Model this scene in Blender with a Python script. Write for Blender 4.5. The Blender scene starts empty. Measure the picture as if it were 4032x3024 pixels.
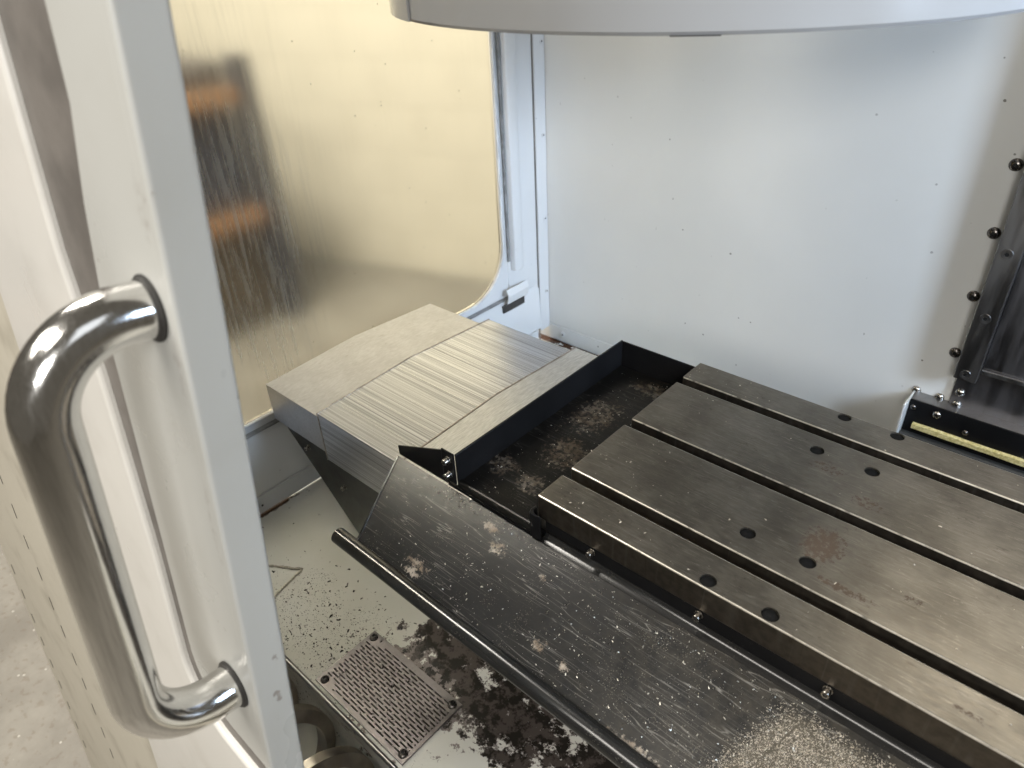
import bpy, bmesh, math, random
from mathutils import Vector, Matrix
random.seed(7)
SC = bpy.context.scene
COL = SC.collection

# ------------------------------------------------------------------ camera
cam_d = bpy.data.cameras.new('camera')
cam = bpy.data.objects.new('camera', cam_d); COL.objects.link(cam); SC.camera = cam
PAN, TILT, ROLL = -0.76248, -0.57505, -0.05556
_d = Vector((math.sin(PAN)*math.cos(TILT), math.cos(PAN)*math.cos(TILT), math.sin(TILT)))
_r = Vector((math.cos(PAN), -math.sin(PAN), 0)); _u = _r.cross(_d)
_r2 = _r*math.cos(ROLL)+_u*math.sin(ROLL); _u2 = -_r*math.sin(ROLL)+_u*math.cos(ROLL)
CAM = Vector((0.34972, -0.39347, 0.47202))
_m = Matrix((_r2, _u2, -_d)).transposed().to_4x4(); _m.translation = CAM
cam.matrix_world = _m
cam_d.sensor_width = 36; cam_d.lens = 36*2800/4032
cam_d.clip_start = 0.02; cam_d.clip_end = 60
cam_d.dof.use_dof = True; cam_d.dof.focus_distance = 0.80; cam_d.dof.aperture_fstop = 8.0

# ------------------------------------------------------------------ light
SC.view_settings.view_transform = 'Standard'; SC.view_settings.look = 'None'
SC.view_settings.exposure = 0.0; SC.view_settings.gamma = 1.0
W = bpy.data.worlds.new('World'); SC.world = W; W.use_nodes = True
W.node_tree.nodes['Background'].inputs[0].default_value = (1.0, 0.90, 0.74, 1)
W.node_tree.nodes['Background'].inputs[1].default_value = 0.11
def lamp(name, loc, target, power, color, sx, sy, spread=180):
    l = bpy.data.lights.new(name, 'AREA'); l.shape = 'RECTANGLE'; l.size = sx; l.size_y = sy
    l.energy = power; l.color = color; l.spread = math.radians(spread)
    o = bpy.data.objects.new(name, l); COL.objects.link(o); o.location = loc
    o.rotation_euler = (Vector(target)-Vector(loc)).to_track_quat('-Z', 'Y').to_euler()
    return o
lamp('daylight_lamp', (1.25, 0.18, 0.55), (-0.2, 0.50, 0.0), 4.8, (0.62, 0.78, 1.0), 0.26, 0.40, 75)
lamp('cool_fill', (1.9, -0.6, 1.7), (-0.4, 0.3, -0.1), 3, (0.90, 0.95, 1.0), 0.9, 0.9)  # added unseen cool fill aimed at the side panel
lamp('doorway_fill', (0.95, -1.35, 0.88), (0.05, 0.69, -0.02), 17, (1.0, 0.985, 0.95), 0.45, 0.30)  # added unseen fill in front of the doorway, brightens the back panel
lamp('ceiling_lamp', (-0.2, -1.7, 2.3), (-0.1, 0.2, 0.0), 44, (1.0, 0.95, 0.87), 1.8, 0.5)
lamp('work_lamp', (0.46, 0.60, 0.66), (0.40, 0.02, 0.0), 1.7, (1.0, 0.91, 0.74), 0.50, 0.14)
lamp('shop_lamp', (-1.9, -0.2, 2.4), (-2.3, 1.7, 0.1), 160, (1.0, 0.95, 0.86), 1.6, 0.8)
lamp('aisle_lamp', (-1.2, -2.0, 2.2), (-0.5, -0.4, -0.4), 26, (1.0, 0.95, 0.86), 1.2, 0.6)

# ------------------------------------------------------------------ node helpers
class NT:
    def __init__(s, name):
        s.m = bpy.data.materials.new(name); s.m.use_nodes = True
        s.t = s.m.node_tree; s.n = s.t.nodes; s.l = s.t.links
        s.b = s.n['Principled BSDF']; s.out = s.n['Material Output']
        s.co = s.n.new('ShaderNodeTexCoord').outputs['Object']
    def put(s, sock, v):
        if hasattr(v, 'is_output') or isinstance(v, bpy.types.NodeSocket): s.l.new(v, sock)
        elif isinstance(v, (tuple, list)) and len(v) == 3 and sock.type == 'RGBA': sock.default_value = (*v, 1)
        else: sock.default_value = v
    def vec(s, scale=(1, 1, 1), rot=(0, 0, 0), loc=(0, 0, 0), src=None):
        m = s.n.new('ShaderNodeMapping'); s.l.new(src or s.co, m.inputs[0])
        m.inputs['Scale'].default_value = scale; m.inputs['Rotation'].default_value = rot; m.inputs['Location'].default_value = loc
        return m.outputs[0]
    def noise(s, scale, detail=4, rough=0.55, vec=None, dist=0.0):
        n = s.n.new('ShaderNodeTexNoise'); s.l.new(vec or s.co, n.inputs['Vector'])
        n.inputs['Scale'].default_value = scale; n.inputs['Detail'].default_value = detail
        n.inputs['Roughness'].default_value = rough; n.inputs['Distortion'].default_value = dist
        return n.outputs[0]
    def voro(s, scale, vec=None, out='Distance', feature='F1'):
        n = s.n.new('ShaderNodeTexVoronoi'); n.feature = feature; s.l.new(vec or s.co, n.inputs['Vector']); n.inputs['Scale'].default_value = scale
        return n.outputs[out]
    def math(s, op, a, b=0.0, c=0.0, clamp=False):
        n = s.n.new('ShaderNodeMath'); n.operation = op; n.use_clamp = clamp
        for i, v in enumerate((a, b, c)): s.put(n.inputs[i], v)
        return n.outputs[0]
    def mul(s, a, b): return s.math('MULTIPLY', a, b)
    def add(s, a, b): return s.math('ADD', a, b)
    def step(s, v, lo, hi, a=0.0, b=1.0):
        n = s.n.new('ShaderNodeMapRange'); n.interpolation_type = 'SMOOTHSTEP'; s.put(n.inputs[0], v)
        n.inputs[1].default_value = lo; n.inputs[2].default_value = hi; n.inputs[3].default_value = a; n.inputs[4].default_value = b
        return n.outputs[0]
    def mix(s, f, a, b):
        n = s.n.new('ShaderNodeMix'); n.data_type = 'RGBA'; s.put(n.inputs['Factor'], f)
        s.put(n.inputs[6], a); s.put(n.inputs[7], b); return n.outputs[2]
    def sep(s, src=None):
        n = s.n.new('ShaderNodeSeparateXYZ'); s.l.new(src or s.co, n.inputs[0]); return n.outputs
    def blob(s, c, r, src=None):
        """1 at the point c, 0 beyond the radii r (a wear mark with a place of its own)"""
        v = s.vec(scale=tuple(1/q for q in r), loc=tuple(-a/q for a, q in zip(c, r)), src=src)
        n = s.n.new('ShaderNodeVectorMath'); n.operation = 'LENGTH'; s.l.new(v, n.inputs[0])
        return s.step(n.outputs['Value'], 0.25, 1.0, 1.0, 0.0)
    def bump(s, h, strength=0.2, dist=0.001):
        n = s.n.new('ShaderNodeBump'); n.inputs['Strength'].default_value = strength; n.inputs['Distance'].default_value = dist
        s.put(n.inputs['Height'], h); s.l.new(n.outputs[0], s.b.inputs['Normal'])
    def set(s, **k):
        names = dict(base='Base Color', rough='Roughness', metal='Metallic', spec='Specular IOR Level', aniso='Anisotropic', coat='Coat Weight', trans='Transmission Weight', ior='IOR')
        for a, v in k.items(): s.put(s.b.inputs[names[a]], v)
        return s

MAT = {}
def simple(name, col, rough=0.5, metal=0.0, var=0.12, scale=30, bump=0.0, **k):
    t = NT(name); n = t.noise(scale, 5)
    f = t.step(n, 0.3, 0.7)
    t.set(base=t.mix(f, tuple(c*(1-var) for c in col), tuple(min(1, c*(1+var)) for c in col)), rough=t.step(t.noise(scale*2.3, 4), 0.2, 0.8, rough*0.85, min(1, rough*1.15)), metal=metal, **k)
    if bump: t.bump(t.noise(scale*8, 3), bump, 0.0006)
    MAT[name] = t.m; return t.m

def paint(name, col, specks=0.5, rough=0.36, grime=0.0, worn=()):
    t = NT(name)
    n = t.noise(5, 3)
    base = t.mix(t.step(n, 0.25, 0.75), tuple(c*0.955 for c in col), col)
    if specks:
        for sc, th, gate, st in ((30, 0.06, 0.46, (1, 1, 1)), (70, 0.085, 0.55, (1, 1, .5)), (17, 0.03, 0.50, (2.2, 2.2, .6))):
            v = t.vec(scale=st)
            d = t.add(t.voro(sc, v), t.mul(t.math('SUBTRACT', t.noise(sc*7, 2), 0.5), 0.10))
            g = t.step(t.voro(sc, v, 'Color'), gate+0.18*(1-specks), gate+0.18*(1-specks)+0.01)
            mk = t.mul(t.step(d, th*0.6, th, 1, 0), g)
            base = t.mix(t.mul(mk, t.step(t.noise(11, 2), 0.4, 0.65, 0.15, 0.9)), base, (0.09, 0.08, 0.065))
    if grime:
        base = t.mix(t.mul(t.step(t.noise(14, 6), 0.48, 0.75), grime), base, (0.30, 0.27, 0.21))
    for i, (c, r) in enumerate(worn):
        f = t.step(t.add(t.noise(130, 7, 0.72), t.mul(t.blob(c, r), 0.26)), 0.68, 0.70 if i < 2 else 0.95)
        base = t.mix(t.mul(f, 0.9 if i < 2 else 0.55), base, (0.27, 0.24, 0.215))
    t.set(base=base, rough=t.step(t.noise(9, 4), 0.3, 0.7, rough*0.85, rough*1.2))
    t.bump(t.noise(420, 2), 0.06, 0.0004)
    MAT[name] = t.m; return t.m
paint('back_paint', (0.70, 0.70, 0.68), 0.9)
paint('side_paint', (0.69, 0.70, 0.71), 0.35)
paint('door_paint', (0.50, 0.50, 0.475), 0.0, 0.30, 0.10, [((0.024, -0.298, 0.042), (0.02, 0.006, 0.010)), ((0.024, -0.292, 0.075), (0.006, 0.004, 0.006)), ((0.015, -0.285, 0.30), (0.012, 0.03, 0.05)), ((0.014, -0.30, 0.19), (0.008, 0.03, 0.07)), ((0.012, -0.275, 0.37), (0.012, 0.03, 0.035))])
paint('front_paint', (0.72, 0.70, 0.66), 0.0, 0.32, 0.15)
paint('drum_paint', (0.38, 0.38, 0.38), 0.0, 0.13, 0.12)
paint('sheet_paint', (0.60, 0.56, 0.47), 0.0, 0.45, 0.5)

def mk_floor():
    t = NT('pan_paint'); x, y, z = t.sep()
    base = t.mix(t.step(t.noise(6, 4), 0.3, 0.7), (0.64, 0.63, 0.57), (0.72, 0.715, 0.68))
    # scattered flakes of lost paint, thickest on the left of the strainer
    zone = t.add(t.blob((-0.30, -0.12, -0.32), (0.22, 0.13, 1)), t.mul(t.blob((-0.05, -0.14, -0.32), (0.3, 0.1, 1)), 0.55))
    for sc, th, st in ((170, 0.22, (1, 1.7, 1)), (380, 0.25, (1.5, 1, 1)), (70, 0.15, (1, 1.6, 1))):
        v = t.vec(scale=st, rot=(0, 0, 0.6))
        d = t.add(t.voro(sc, v), t.mul(t.math('SUBTRACT', t.noise(sc*4, 3), 0.5), 0.35))
        pick = t.step(t.add(t.mul(t.noise(24, 3), 0.7), t.mul(zone, 0.36)), 0.56, 0.68)
        g = t.mul(pick, t.step(t.voro(sc, v, 'Color'), 0.42, 0.43))
        base = t.mix(t.mul(t.step(d, th*0.75, th, 1, 0), g), base, (0.035, 0.03, 0.025))
    # big bare patches under the apron
    reg = t.mul(t.step(x, -0.27, -0.12), t.step(y, -0.145, -0.045))
    reg = t.math('MAXIMUM', reg, t.mul(t.blob((-0.02, -0.075, -0.32), (0.15, 0.075, 1)), 0.9))
    pn = t.add(t.noise(36, 10, 0.72), t.mul(reg, 0.26))
    peel = t.step(pn, 0.672, 0.684)
    under = t.mix(t.step(t.noise(60, 7, 0.7), 0.46, 0.56), (0.022, 0.019, 0.016), (0.075, 0.062, 0.055))
    base = t.mix(peel, base, under)
    halo = t.mul(t.math('SUBTRACT', 1.0, peel), t.step(t.add(pn, t.mul(t.blob((-0.148, -0.125, -0.32), (0.14, 0.10, 1)), 0.10)), 0.655, 0.662))
    base = t.mix(halo, base, (0.20, 0.17, 0.16))
    # rust against the wall feet
    rl = t.mul(t.step(x, -0.555, -0.545, 1, 0), t.step(y, 0.035, -0.005, 0, 1))
    rb = t.mul(t.step(y, 0.665, 0.676), t.step(x, -0.40, -0.30, 1, 0))
    rn = t.step(t.add(t.noise(70, 5), t.mul(t.math('MAXIMUM', rl, rb), 0.35)), 0.70, 0.74)
    base = t.mix(t.mul(rn, t.math('MAXIMUM', rl, rb)), base, (0.07, 0.03, 0.015))
    t.set(base=base, rough=t.mix(peel, (0.27,)*3, (0.24,)*3))
    t.bump(t.math('SUBTRACT', t.noise(300, 2), t.mul(peel, 2.0)), 0.25, 0.0008)
    MAT['pan_paint'] = t.m
mk_floor()

def scratches(t, specs, src=None):
    """thin straight scratches: (angle, spacing scale, length scale, threshold)"""
    tot = None
    for a, sp, ln, th in specs:
        v = t.vec(scale=(ln, sp, 1), rot=(0, 0, a), src=src)
        n = t.noise(1.0, 2, 0.4, v)
        line = t.step(t.math('ABSOLUTE', t.math('SUBTRACT', n, 0.5)), 0.0, th, 1, 0)
        line = t.mul(line, t.step(t.noise(1.0, 2, 0.5, t.vec(scale=(ln*1.9, sp*0.25, 1), rot=(0, 0, a), loc=(3, 1, 0), src=src)), 0.52, 0.60))
        tot = line if tot is None else t.math('MAXIMUM', tot, line)
    return tot

def mk_black(name, dust, blobs, col=(0.014, 0.014, 0.015), rough=0.33, patch=0.55, spec=0.25, sheen_dust=False, scr=0.0):
    t = NT(name)
    base = t.mix(t.step(t.noise(12, 5), 0.3, 0.7), col, tuple(c*1.7 for c in col))
    sc = scratches(t, [(0.55, 150, 4, 0.009), (0.78, 110, 3, 0.007), (-0.5, 80, 6, 0.006), (1.5, 70, 4, 0.0045), (0.30, 190, 7, 0.008), (1.0, 90, 5, 0.006)])
    base = t.mix(t.mul(sc, scr), base, (0.30, 0.285, 0.26))
    fine = t.mul(t.step(t.voro(520, None), 0.16, 0.24, 1, 0), t.step(t.noise(40, 4), 0.5, 0.66))
    base = t.mix(t.mul(fine, 0.45*dust), base, (0.34, 0.31, 0.25))
    if sheen_dust:
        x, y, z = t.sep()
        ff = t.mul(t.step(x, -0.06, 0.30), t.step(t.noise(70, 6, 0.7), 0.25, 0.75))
        base = t.mix(t.mul(ff, 0.30), base, (0.12, 0.105, 0.08))  # dust, with the warm sheen towards the right painted in
        d = t.mul(t.math('SUBTRACT', -0.004, y), 1.103)
        e = t.add(t.math('SUBTRACT', x, 0.276), t.mul(d, 0.36))
        bedm = t.mul(t.step(t.add(e, t.mul(t.math('SUBTRACT', t.noise(160, 5), 0.5), 0.02)), -0.002, 0.008), t.step(d, 0.010, 0.024))
        base = t.mix(t.mul(bedm, 0.5), base, (0.11, 0.095, 0.07))
    m = None
    for c, r in blobs:
        b = t.blob(c, r); m = b if m is None else t.math('MAXIMUM', m, b)
    if m is not None:
        f = t.step(t.add(t.noise(170, 9, 0.74), t.mul(m, 0.20)), 0.63, 0.76)
        base = t.mix(t.mul(f, t.math('MINIMUM', t.mul(m, 2.0), patch)), base, t.mix(t.step(t.noise(60, 3), 0.4, 0.6), (0.24, 0.18, 0.125), (0.46, 0.40, 0.33)))
        rg = t.add(rough, t.mul(f, 0.35))
    else: rg = rough
    t.set(base=base, rough=rg, spec=spec)
    t.bump(t.noise(700, 2), 0.05, 0.0004)
    MAT[name] = t.m
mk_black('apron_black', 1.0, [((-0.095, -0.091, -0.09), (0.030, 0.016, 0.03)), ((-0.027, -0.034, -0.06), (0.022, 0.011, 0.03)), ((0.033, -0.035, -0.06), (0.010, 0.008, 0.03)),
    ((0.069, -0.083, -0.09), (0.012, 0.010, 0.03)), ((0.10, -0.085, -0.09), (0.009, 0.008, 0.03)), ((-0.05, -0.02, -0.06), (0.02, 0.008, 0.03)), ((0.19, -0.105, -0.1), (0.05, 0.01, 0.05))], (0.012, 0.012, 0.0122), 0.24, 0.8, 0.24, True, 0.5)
mk_black('rolled_black', 0.5, [], (0.010, 0.010, 0.010), 0.20, 0.5, 0.6)
mk_black('fold_black', 0.3, [], (0.010, 0.010, 0.010), 0.20, 0.5, 0.6)
mk_black('tray_black', 0.35, [((-0.095, 0.05, -0.04), (0.035, 0.03, 0.03)), ((-0.05, 0.045, -0.04), (0.03, 0.03, 0.03)), ((-0.07, 0.19, -0.04), (0.05, 0.07, 0.03)), ((-0.045, 0.28, -0.04), (0.05, 0.03, 0.03)), ((-0.05, 0.11, -0.04), (0.05, 0.05, 0.03))], (0.0045, 0.0043, 0.004), 0.30, 0.22, 0.18, False, 0.12)
mk_black('flange_black', 0.15, [], (0.0055, 0.0055, 0.006), 0.34, 0.5, 0.2)
simple('guard_black', (0.030, 0.031, 0.030), 0.45, 0.0, 0.2, 20)
simple('rubber', (0.035, 0.033, 0.031), 0.6, 0.0, 0.2, 40)
simple('seal_grey', (0.16, 0.145, 0.132), 0.5, 0.0, 0.2, 20)
simple('hole_dark', (0.006, 0.006, 0.006), 0.7, 0.0, 0.3, 300, spec=0.1)
simple('slit_dark', (0.02, 0.018, 0.015), 0.6)
simple('screw_steel', (0.42, 0.40, 0.37), 0.26, 1.0, 0.15, 200)
simple('screw_dark', (0.17, 0.155, 0.145), 0.28, 1.0, 0.2, 200)
simple('rivet_white', (0.66, 0.67, 0.68), 0.35)
simple('lip_alu', (0.40, 0.36, 0.32), 0.5, 0.8, 0.25, 90)
simple('socket_dark', (0.008, 0.008, 0.008), 0.5)
simple('auger_steel', (0.45, 0.41, 0.36), 0.36, 1.0, 0.35, 18)
simple('chip_metal', (0.72, 0.69, 0.62), 0.35, 1.0, 0.2, 300)
simple('chip_pale', (0.62, 0.55, 0.45), 0.5, 0.35, 0.3, 900)
simple('chip_dark', (0.05, 0.045, 0.04), 0.35, 0.6, 0.4, 600)
simple('weld_pale', (0.60, 0.57, 0.48), 0.35, 0.3, 0.3, 400, 0.6)
simple('weld', (0.30, 0.28, 0.24), 0.4, 0.6, 0.3, 400, 0.6)
simple('window_frame_grey', (0.22, 0.22, 0.22), 0.45, 0.0, 0.3, 60)
simple('rack_orange', (0.42, 0.23, 0.12), 0.5)
simple('rack_blue', (0.05, 0.05, 0.07), 0.5)
simple('carton_grey', (0.11, 0.10, 0.10), 0.7, 0.0, 0.3, 6)
simple('carton_brown', (0.10, 0.075, 0.05), 0.7, 0.0, 0.3, 6)
simple('block_cream', (0.78, 0.735, 0.63), 0.6, 0.0, 0.05, 3)
simple('wall_joint', (0.76, 0.715, 0.61), 0.7, 0.0, 0.1, 8)

def mk_foam():
    t = NT('foam_yellow'); n = t.noise(260, 6, 0.7)
    t.set(base=t.mix(t.step(n, 0.35, 0.65), (0.50, 0.40, 0.14), (0.78, 0.67, 0.33)), rough=0.9); t.bump(n, 0.6, 0.001); MAT['foam_yellow'] = t.m
mk_foam()
def mk_conc():
    t = NT('concrete'); a = t.noise(3, 8, 0.65); b = t.noise(60, 5)
    c = t.mix(t.step(a, 0.35, 0.65), (0.21, 0.195, 0.17), (0.31, 0.292, 0.258))
    c = t.mix(t.mul(t.step(b, 0.56, 0.64), 0.35), c, (0.16, 0.12, 0.085))
    c = t.mix(t.mul(t.step(t.voro(28), 0.06, 0.10, 1, 0), 0.7), c, (0.62, 0.60, 0.55))
    t.set(base=c, rough=0.55); t.bump(b, 0.25, 0.002); MAT['concrete'] = t.m
mk_conc()
def mk_iron():
    t = NT('cast_iron'); x, y, z = t.sep()
    base = t.mix(t.step(t.noise(14, 7, 0.62), 0.34, 0.66), (0.142, 0.129, 0.108), (0.225, 0.207, 0.175))
    g1 = t.noise(1.0, 4, 0.6, t.vec(scale=(75, 380, 300)))
    g2 = t.noise(1.0, 3, 0.6, t.vec(scale=(70, 330, 60), rot=(0, 0, 0.5)))
    gr = t.add(t.mul(g1, 0.6), t.mul(g2, 0.4))
    base = t.mix(t.step(gr, 0.36, 0.64), t.mix(0.34, base, (0.08, 0.072, 0.06)), base)
    sc = scratches(t, [(0.18, 330, 14, 0.010), (-0.35, 210, 11, 0.007), (1.2, 160, 14, 0.006), (0.42, 280, 16, 0.008), (0.02, 520, 9, 0.014), (0.30, 430, 12, 0.012), (-0.12, 460, 10, 0.012)])
    base = t.mix(t.mul(sc, 0.42), base, (0.38, 0.355, 0.31))
    dk = scratches(t, [(1.75, 130, 16, 0.007), (0.8, 90, 18, 0.005)])
    base = t.mix(t.mul(dk, 0.5), base, (0.07, 0.055, 0.04))
    m = t.blob((0.238, 0.108, 0), (0.026, 0.036, 1)); m = t.math('MAXIMUM', m, t.mul(t.blob((0.268, 0.070, 0), (0.04, 0.007, 1)), 0.85))
    for c, r, k in (((0.247, 0.185, 0), (0.022, 0.012, 1), 0.7), ((0.315, 0.094, 0), (0.014, 0.006, 1), 0.7), ((0.20, 0.213, 0), (0.03, 0.012, 1), 0.55), ((0.375, 0.016, 0), (0.02, 0.006, 1), 0.5)):
        m = t.math('MAXIMUM', m, t.mul(t.blob(c, r), k))
    rn = t.add(t.noise(210, 10, 0.76), t.mul(m, 0.17))
    rf = t.mul(t.step(rn, 0.585, 0.64), t.math('MINIMUM', t.mul(m, 3), 1))
    base = t.mix(t.mul(rf, 0.92), base, (0.050, 0.027, 0.011))
    spot = t.step(t.noise(75, 6, 0.7), 0.66, 0.74)
    base = t.mix(t.mul(spot, 0.4), base, (0.10, 0.075, 0.045))
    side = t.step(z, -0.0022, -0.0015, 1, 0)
    base = t.mix(t.mul(side, 0.62), base, t.mix(t.step(t.noise(120, 6), 0.35, 0.65), (0.055, 0.045, 0.036), (0.11, 0.088, 0.068)))  # shade on slot walls and side faces put into the colour
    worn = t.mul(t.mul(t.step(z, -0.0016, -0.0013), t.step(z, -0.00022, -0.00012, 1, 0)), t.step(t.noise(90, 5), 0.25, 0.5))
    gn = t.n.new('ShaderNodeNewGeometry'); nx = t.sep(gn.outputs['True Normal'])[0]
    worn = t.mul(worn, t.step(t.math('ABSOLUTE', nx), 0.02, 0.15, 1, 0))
    base = t.mix(worn, base, (0.80, 0.75, 0.65))  # worn edges, with their bright highlight line painted into the colour
    t.set(base=base, metal=t.math('SUBTRACT', 0.92, t.mul(rf, 0.90)), rough=t.add(t.step(gr, 0.3, 0.7, 0.33, 0.47), t.mul(rf, 0.3)))
    t.bump(gr, 0.10, 0.0005); MAT['cast_iron'] = t.m
mk_iron()
def mk_alu(name, kind):
    t = NT(name)
    if kind == 'streak':
        n = t.add(t.mul(t.noise(1.0, 3, 0.7, t.vec(scale=(1.6, 560, 560))), 0.65), t.mul(t.noise(1.0, 2, 0.6, t.vec(scale=(1.0, 1500, 1300))), 0.35))
        base = t.mix(t.step(n, 0.36, 0.64), (0.30, 0.305, 0.325), (0.72, 0.73, 0.76)); r = t.step(n, 0.35, 0.65, 0.42, 0.27)
    elif kind == 'grain':
        n = t.noise(1.0, 5, 0.7, t.vec(scale=(620, 60, 60)))
        base = t.mix(t.step(n, 0.32, 0.68), (0.50, 0.50, 0.495), (0.70, 0.70, 0.69)); r = 0.44
    else:
        n = t.add(t.mul(t.noise(1.0, 4, 0.65, t.vec(scale=(500, 90, 300))), 0.6), t.mul(t.noise(22, 7, 0.62), 0.4))
        base = t.mix(t.step(n, 0.36, 0.64), (0.45, 0.447, 0.46), (0.56, 0.56, 0.58))
        d = t.step(t.noise(1.0, 6, 0.7, t.vec(scale=(150, 42, 20))), 0.62, 0.72)
        base = t.mix(t.mul(d, 0.45), base, (0.24, 0.21, 0.18)); r = 0.40
    t.set(base=base, metal=0.95, rough=r); t.bump(n, 0.12, 0.0004); MAT[name] = t.m
mk_alu('alu_streak', 'streak'); mk_alu('alu_grain', 'grain'); mk_alu('alu_dull', 'dull')
def mk_steel(name, col, rough, st, var=0.2):
    t = NT(name); n = t.noise(1.0, 4, 0.6, t.vec(scale=st))
    t.set(base=t.mix(t.step(n, 0.3, 0.7), tuple(c*(1-var) for c in col), col), metal=1.0, rough=t.step(n, 0.3, 0.7, rough*0.8, rough*1.25)); t.bump(n, 0.05, 0.0003); MAT[name] = t.m
mk_steel('handle_steel', (0.82, 0.81, 0.79), 0.14, (700, 700, 30), 0.10)
mk_steel('column_steel', (0.26, 0.255, 0.265), 0.36, (60, 60, 9), 0.18)
mk_steel('strip_steel', (0.34, 0.335, 0.335), 0.36, (60, 40, 8), 0.2)
mk_steel('grate_steel', (0.25, 0.228, 0.232), 0.42, (90, 90, 90), 0.25)

def mk_pane():
    t = NT('acrylic_pane')
    st = t.noise(1.0, 5, 0.65, t.vec(scale=(40, 190, 9)))
    zone = t.blob((-0.56, 0.05, 0.10), (1, 0.16, 0.42))
    gl = t.n.new('ShaderNodeBsdfGlass'); gl.inputs['IOR'].default_value = 1.15
    t.put(gl.inputs['Roughness'], t.add(0.20, t.mul(zone, t.step(st, 0.35, 0.65, 0.0, 0.10)))); gl.inputs['Color'].default_value = (0.97, 0.96, 0.90, 1)
    df = t.n.new('ShaderNodeBsdfDiffuse'); df.inputs['Color'].default_value = (0.55, 0.52, 0.43, 1)
    sp = t.mul(t.step(t.voro(60), 0.05, 0.08, 1, 0), t.step(t.voro(60, None, 'Color'), 0.72, 0.73))
    f = t.math('MINIMUM', t.add(t.add(0.035, t.mul(t.step(st, 0.45, 0.75), t.add(0.012, t.mul(zone, 0.16)))), t.mul(sp, 0.6)), 0.9)
    mx = t.n.new('ShaderNodeMixShader'); t.put(mx.inputs[0], f); t.l.new(gl.outputs[0], mx.inputs[1]); t.l.new(df.outputs[0], mx.inputs[2])
    t.l.new(mx.outputs[0], t.out.inputs[0]); MAT['acrylic_pane'] = t.m
mk_pane()

# ------------------------------------------------------------------ mesh helpers
class MB:
    def __init__(s): s.v = []; s.f = []
    def add(s, vs, fs):
        o = len(s.v); s.v += [tuple(v) for v in vs]; s.f += [[i+o for i in f] for f in fs]; return s
    def box(s, x0, x1, y0, y1, z0, z1):
        return s.add([(x0,y0,z0),(x1,y0,z0),(x1,y1,z0),(x0,y1,z0),(x0,y0,z1),(x1,y0,z1),(x1,y1,z1),(x0,y1,z1)], [(0,3,2,1),(4,5,6,7),(0,1,5,4),(1,2,6,5),(2,3,7,6),(3,0,4,7)])
    def prism(s, poly, fn):
        """poly: 2-D outline; fn(a, b, k) -> point, k = 0 back, 1 front"""
        n = len(poly); vs = [fn(a, b, 0) for a, b in poly]+[fn(a, b, 1) for a, b in poly]
        return s.add(vs, [list(range(n))[::-1], [i+n for i in range(n)]]+[(i, (i+1) % n, (i+1) % n+n, i+n) for i in range(n)])
    def tube(s, path, r, n=20, caps=True):
        P = [Vector(p) for p in path]; rings = []; up = None
        for i, p in enumerate(P):
            t = ((P[i+1]-p) if i == 0 else (p-P[i-1]) if i == len(P)-1 else (P[i+1]-P[i-1])).normalized()
            if up is None: up = t.orthogonal().normalized()
            up = (up-t*up.dot(t)).normalized(); w = t.cross(up)
            rr = r[i] if isinstance(r, (list, tuple)) else r
            rings.append([p+(up*math.cos(a)+w*math.sin(a))*rr for a in [2*math.pi*k/n for k in range(n)]])
        vs = [q for ring in rings for q in ring]; fs = []
        for i in range(len(P)-1):
            for k in range(n): fs.append((i*n+k, i*n+(k+1) % n, (i+1)*n+(k+1) % n, (i+1)*n+k))
        if caps: fs += [list(range(n))[::-1], [(len(P)-1)*n+k for k in range(n)]]
        return s.add(vs, fs)
    def lathe(s, prof, n=24, axis='z'):
        """prof: (radius, height) from bottom to top"""
        vs = []; fs = []
        for r, h in prof:
            for k in range(n):
                a = 2*math.pi*k/n; vs.append((r*math.cos(a), r*math.sin(a), h))
        for i in range(len(prof)-1):
            for k in range(n): fs.append((i*n+k, i*n+(k+1) % n, (i+1)*n+(k+1) % n, (i+1)*n+k))
        fs += [list(range(n))[::-1], [(len(prof)-1)*n+k for k in range(n)]]
        return s.add(vs, fs)
    def mesh(s, name, mat, smooth=False):
        me = bpy.data.meshes.new(name); me.from_pydata(s.v, [], s.f); me.materials.append(MAT[mat]); me.update()
        bm = bmesh.new(); bm.from_mesh(me); bmesh.ops.recalc_face_normals(bm, faces=bm.faces); bm.to_mesh(me); bm.free()
        if smooth:
            for p in me.polygons: p.use_smooth = True
            me.set_sharp_from_angle(angle=math.radians(38))
        return me
    def build(s, name, mat, parent=None, smooth=False, bevel=0, seg=2):
        o = bpy.data.objects.new(name, s.mesh(name, mat, smooth or bevel > 0)); COL.objects.link(o)
        if parent is not None: hang(o, parent)
        if bevel:
            b = o.modifiers.new('bevel', 'BEVEL'); b.width = bevel; b.segments = seg; b.limit_method = 'ANGLE'; b.angle_limit = math.radians(35)
        return o
def hang(o, parent):
    o.parent = parent; m = Matrix.Identity(4); q = parent
    while q is not None: m = q.matrix_basis.copy() if q.parent is None else (q.parent.matrix_basis @ q.matrix_parent_inverse @ q.matrix_basis if q.parent.parent is None else m); break
    o.matrix_parent_inverse = m.inverted()
def tag(o, label=None, cat=None, group=None, kind=None):
    if label: o['label'] = label
    if cat: o['category'] = cat
    if group: o['group'] = group
    if kind: o['kind'] = kind
    return o
def thing(name, loc, label, cat, group=None):
    o = bpy.data.objects.new(name, None); COL.objects.link(o); o.location = loc; o.empty_display_size = 0.02
    return tag(o, label, cat, group)
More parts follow.
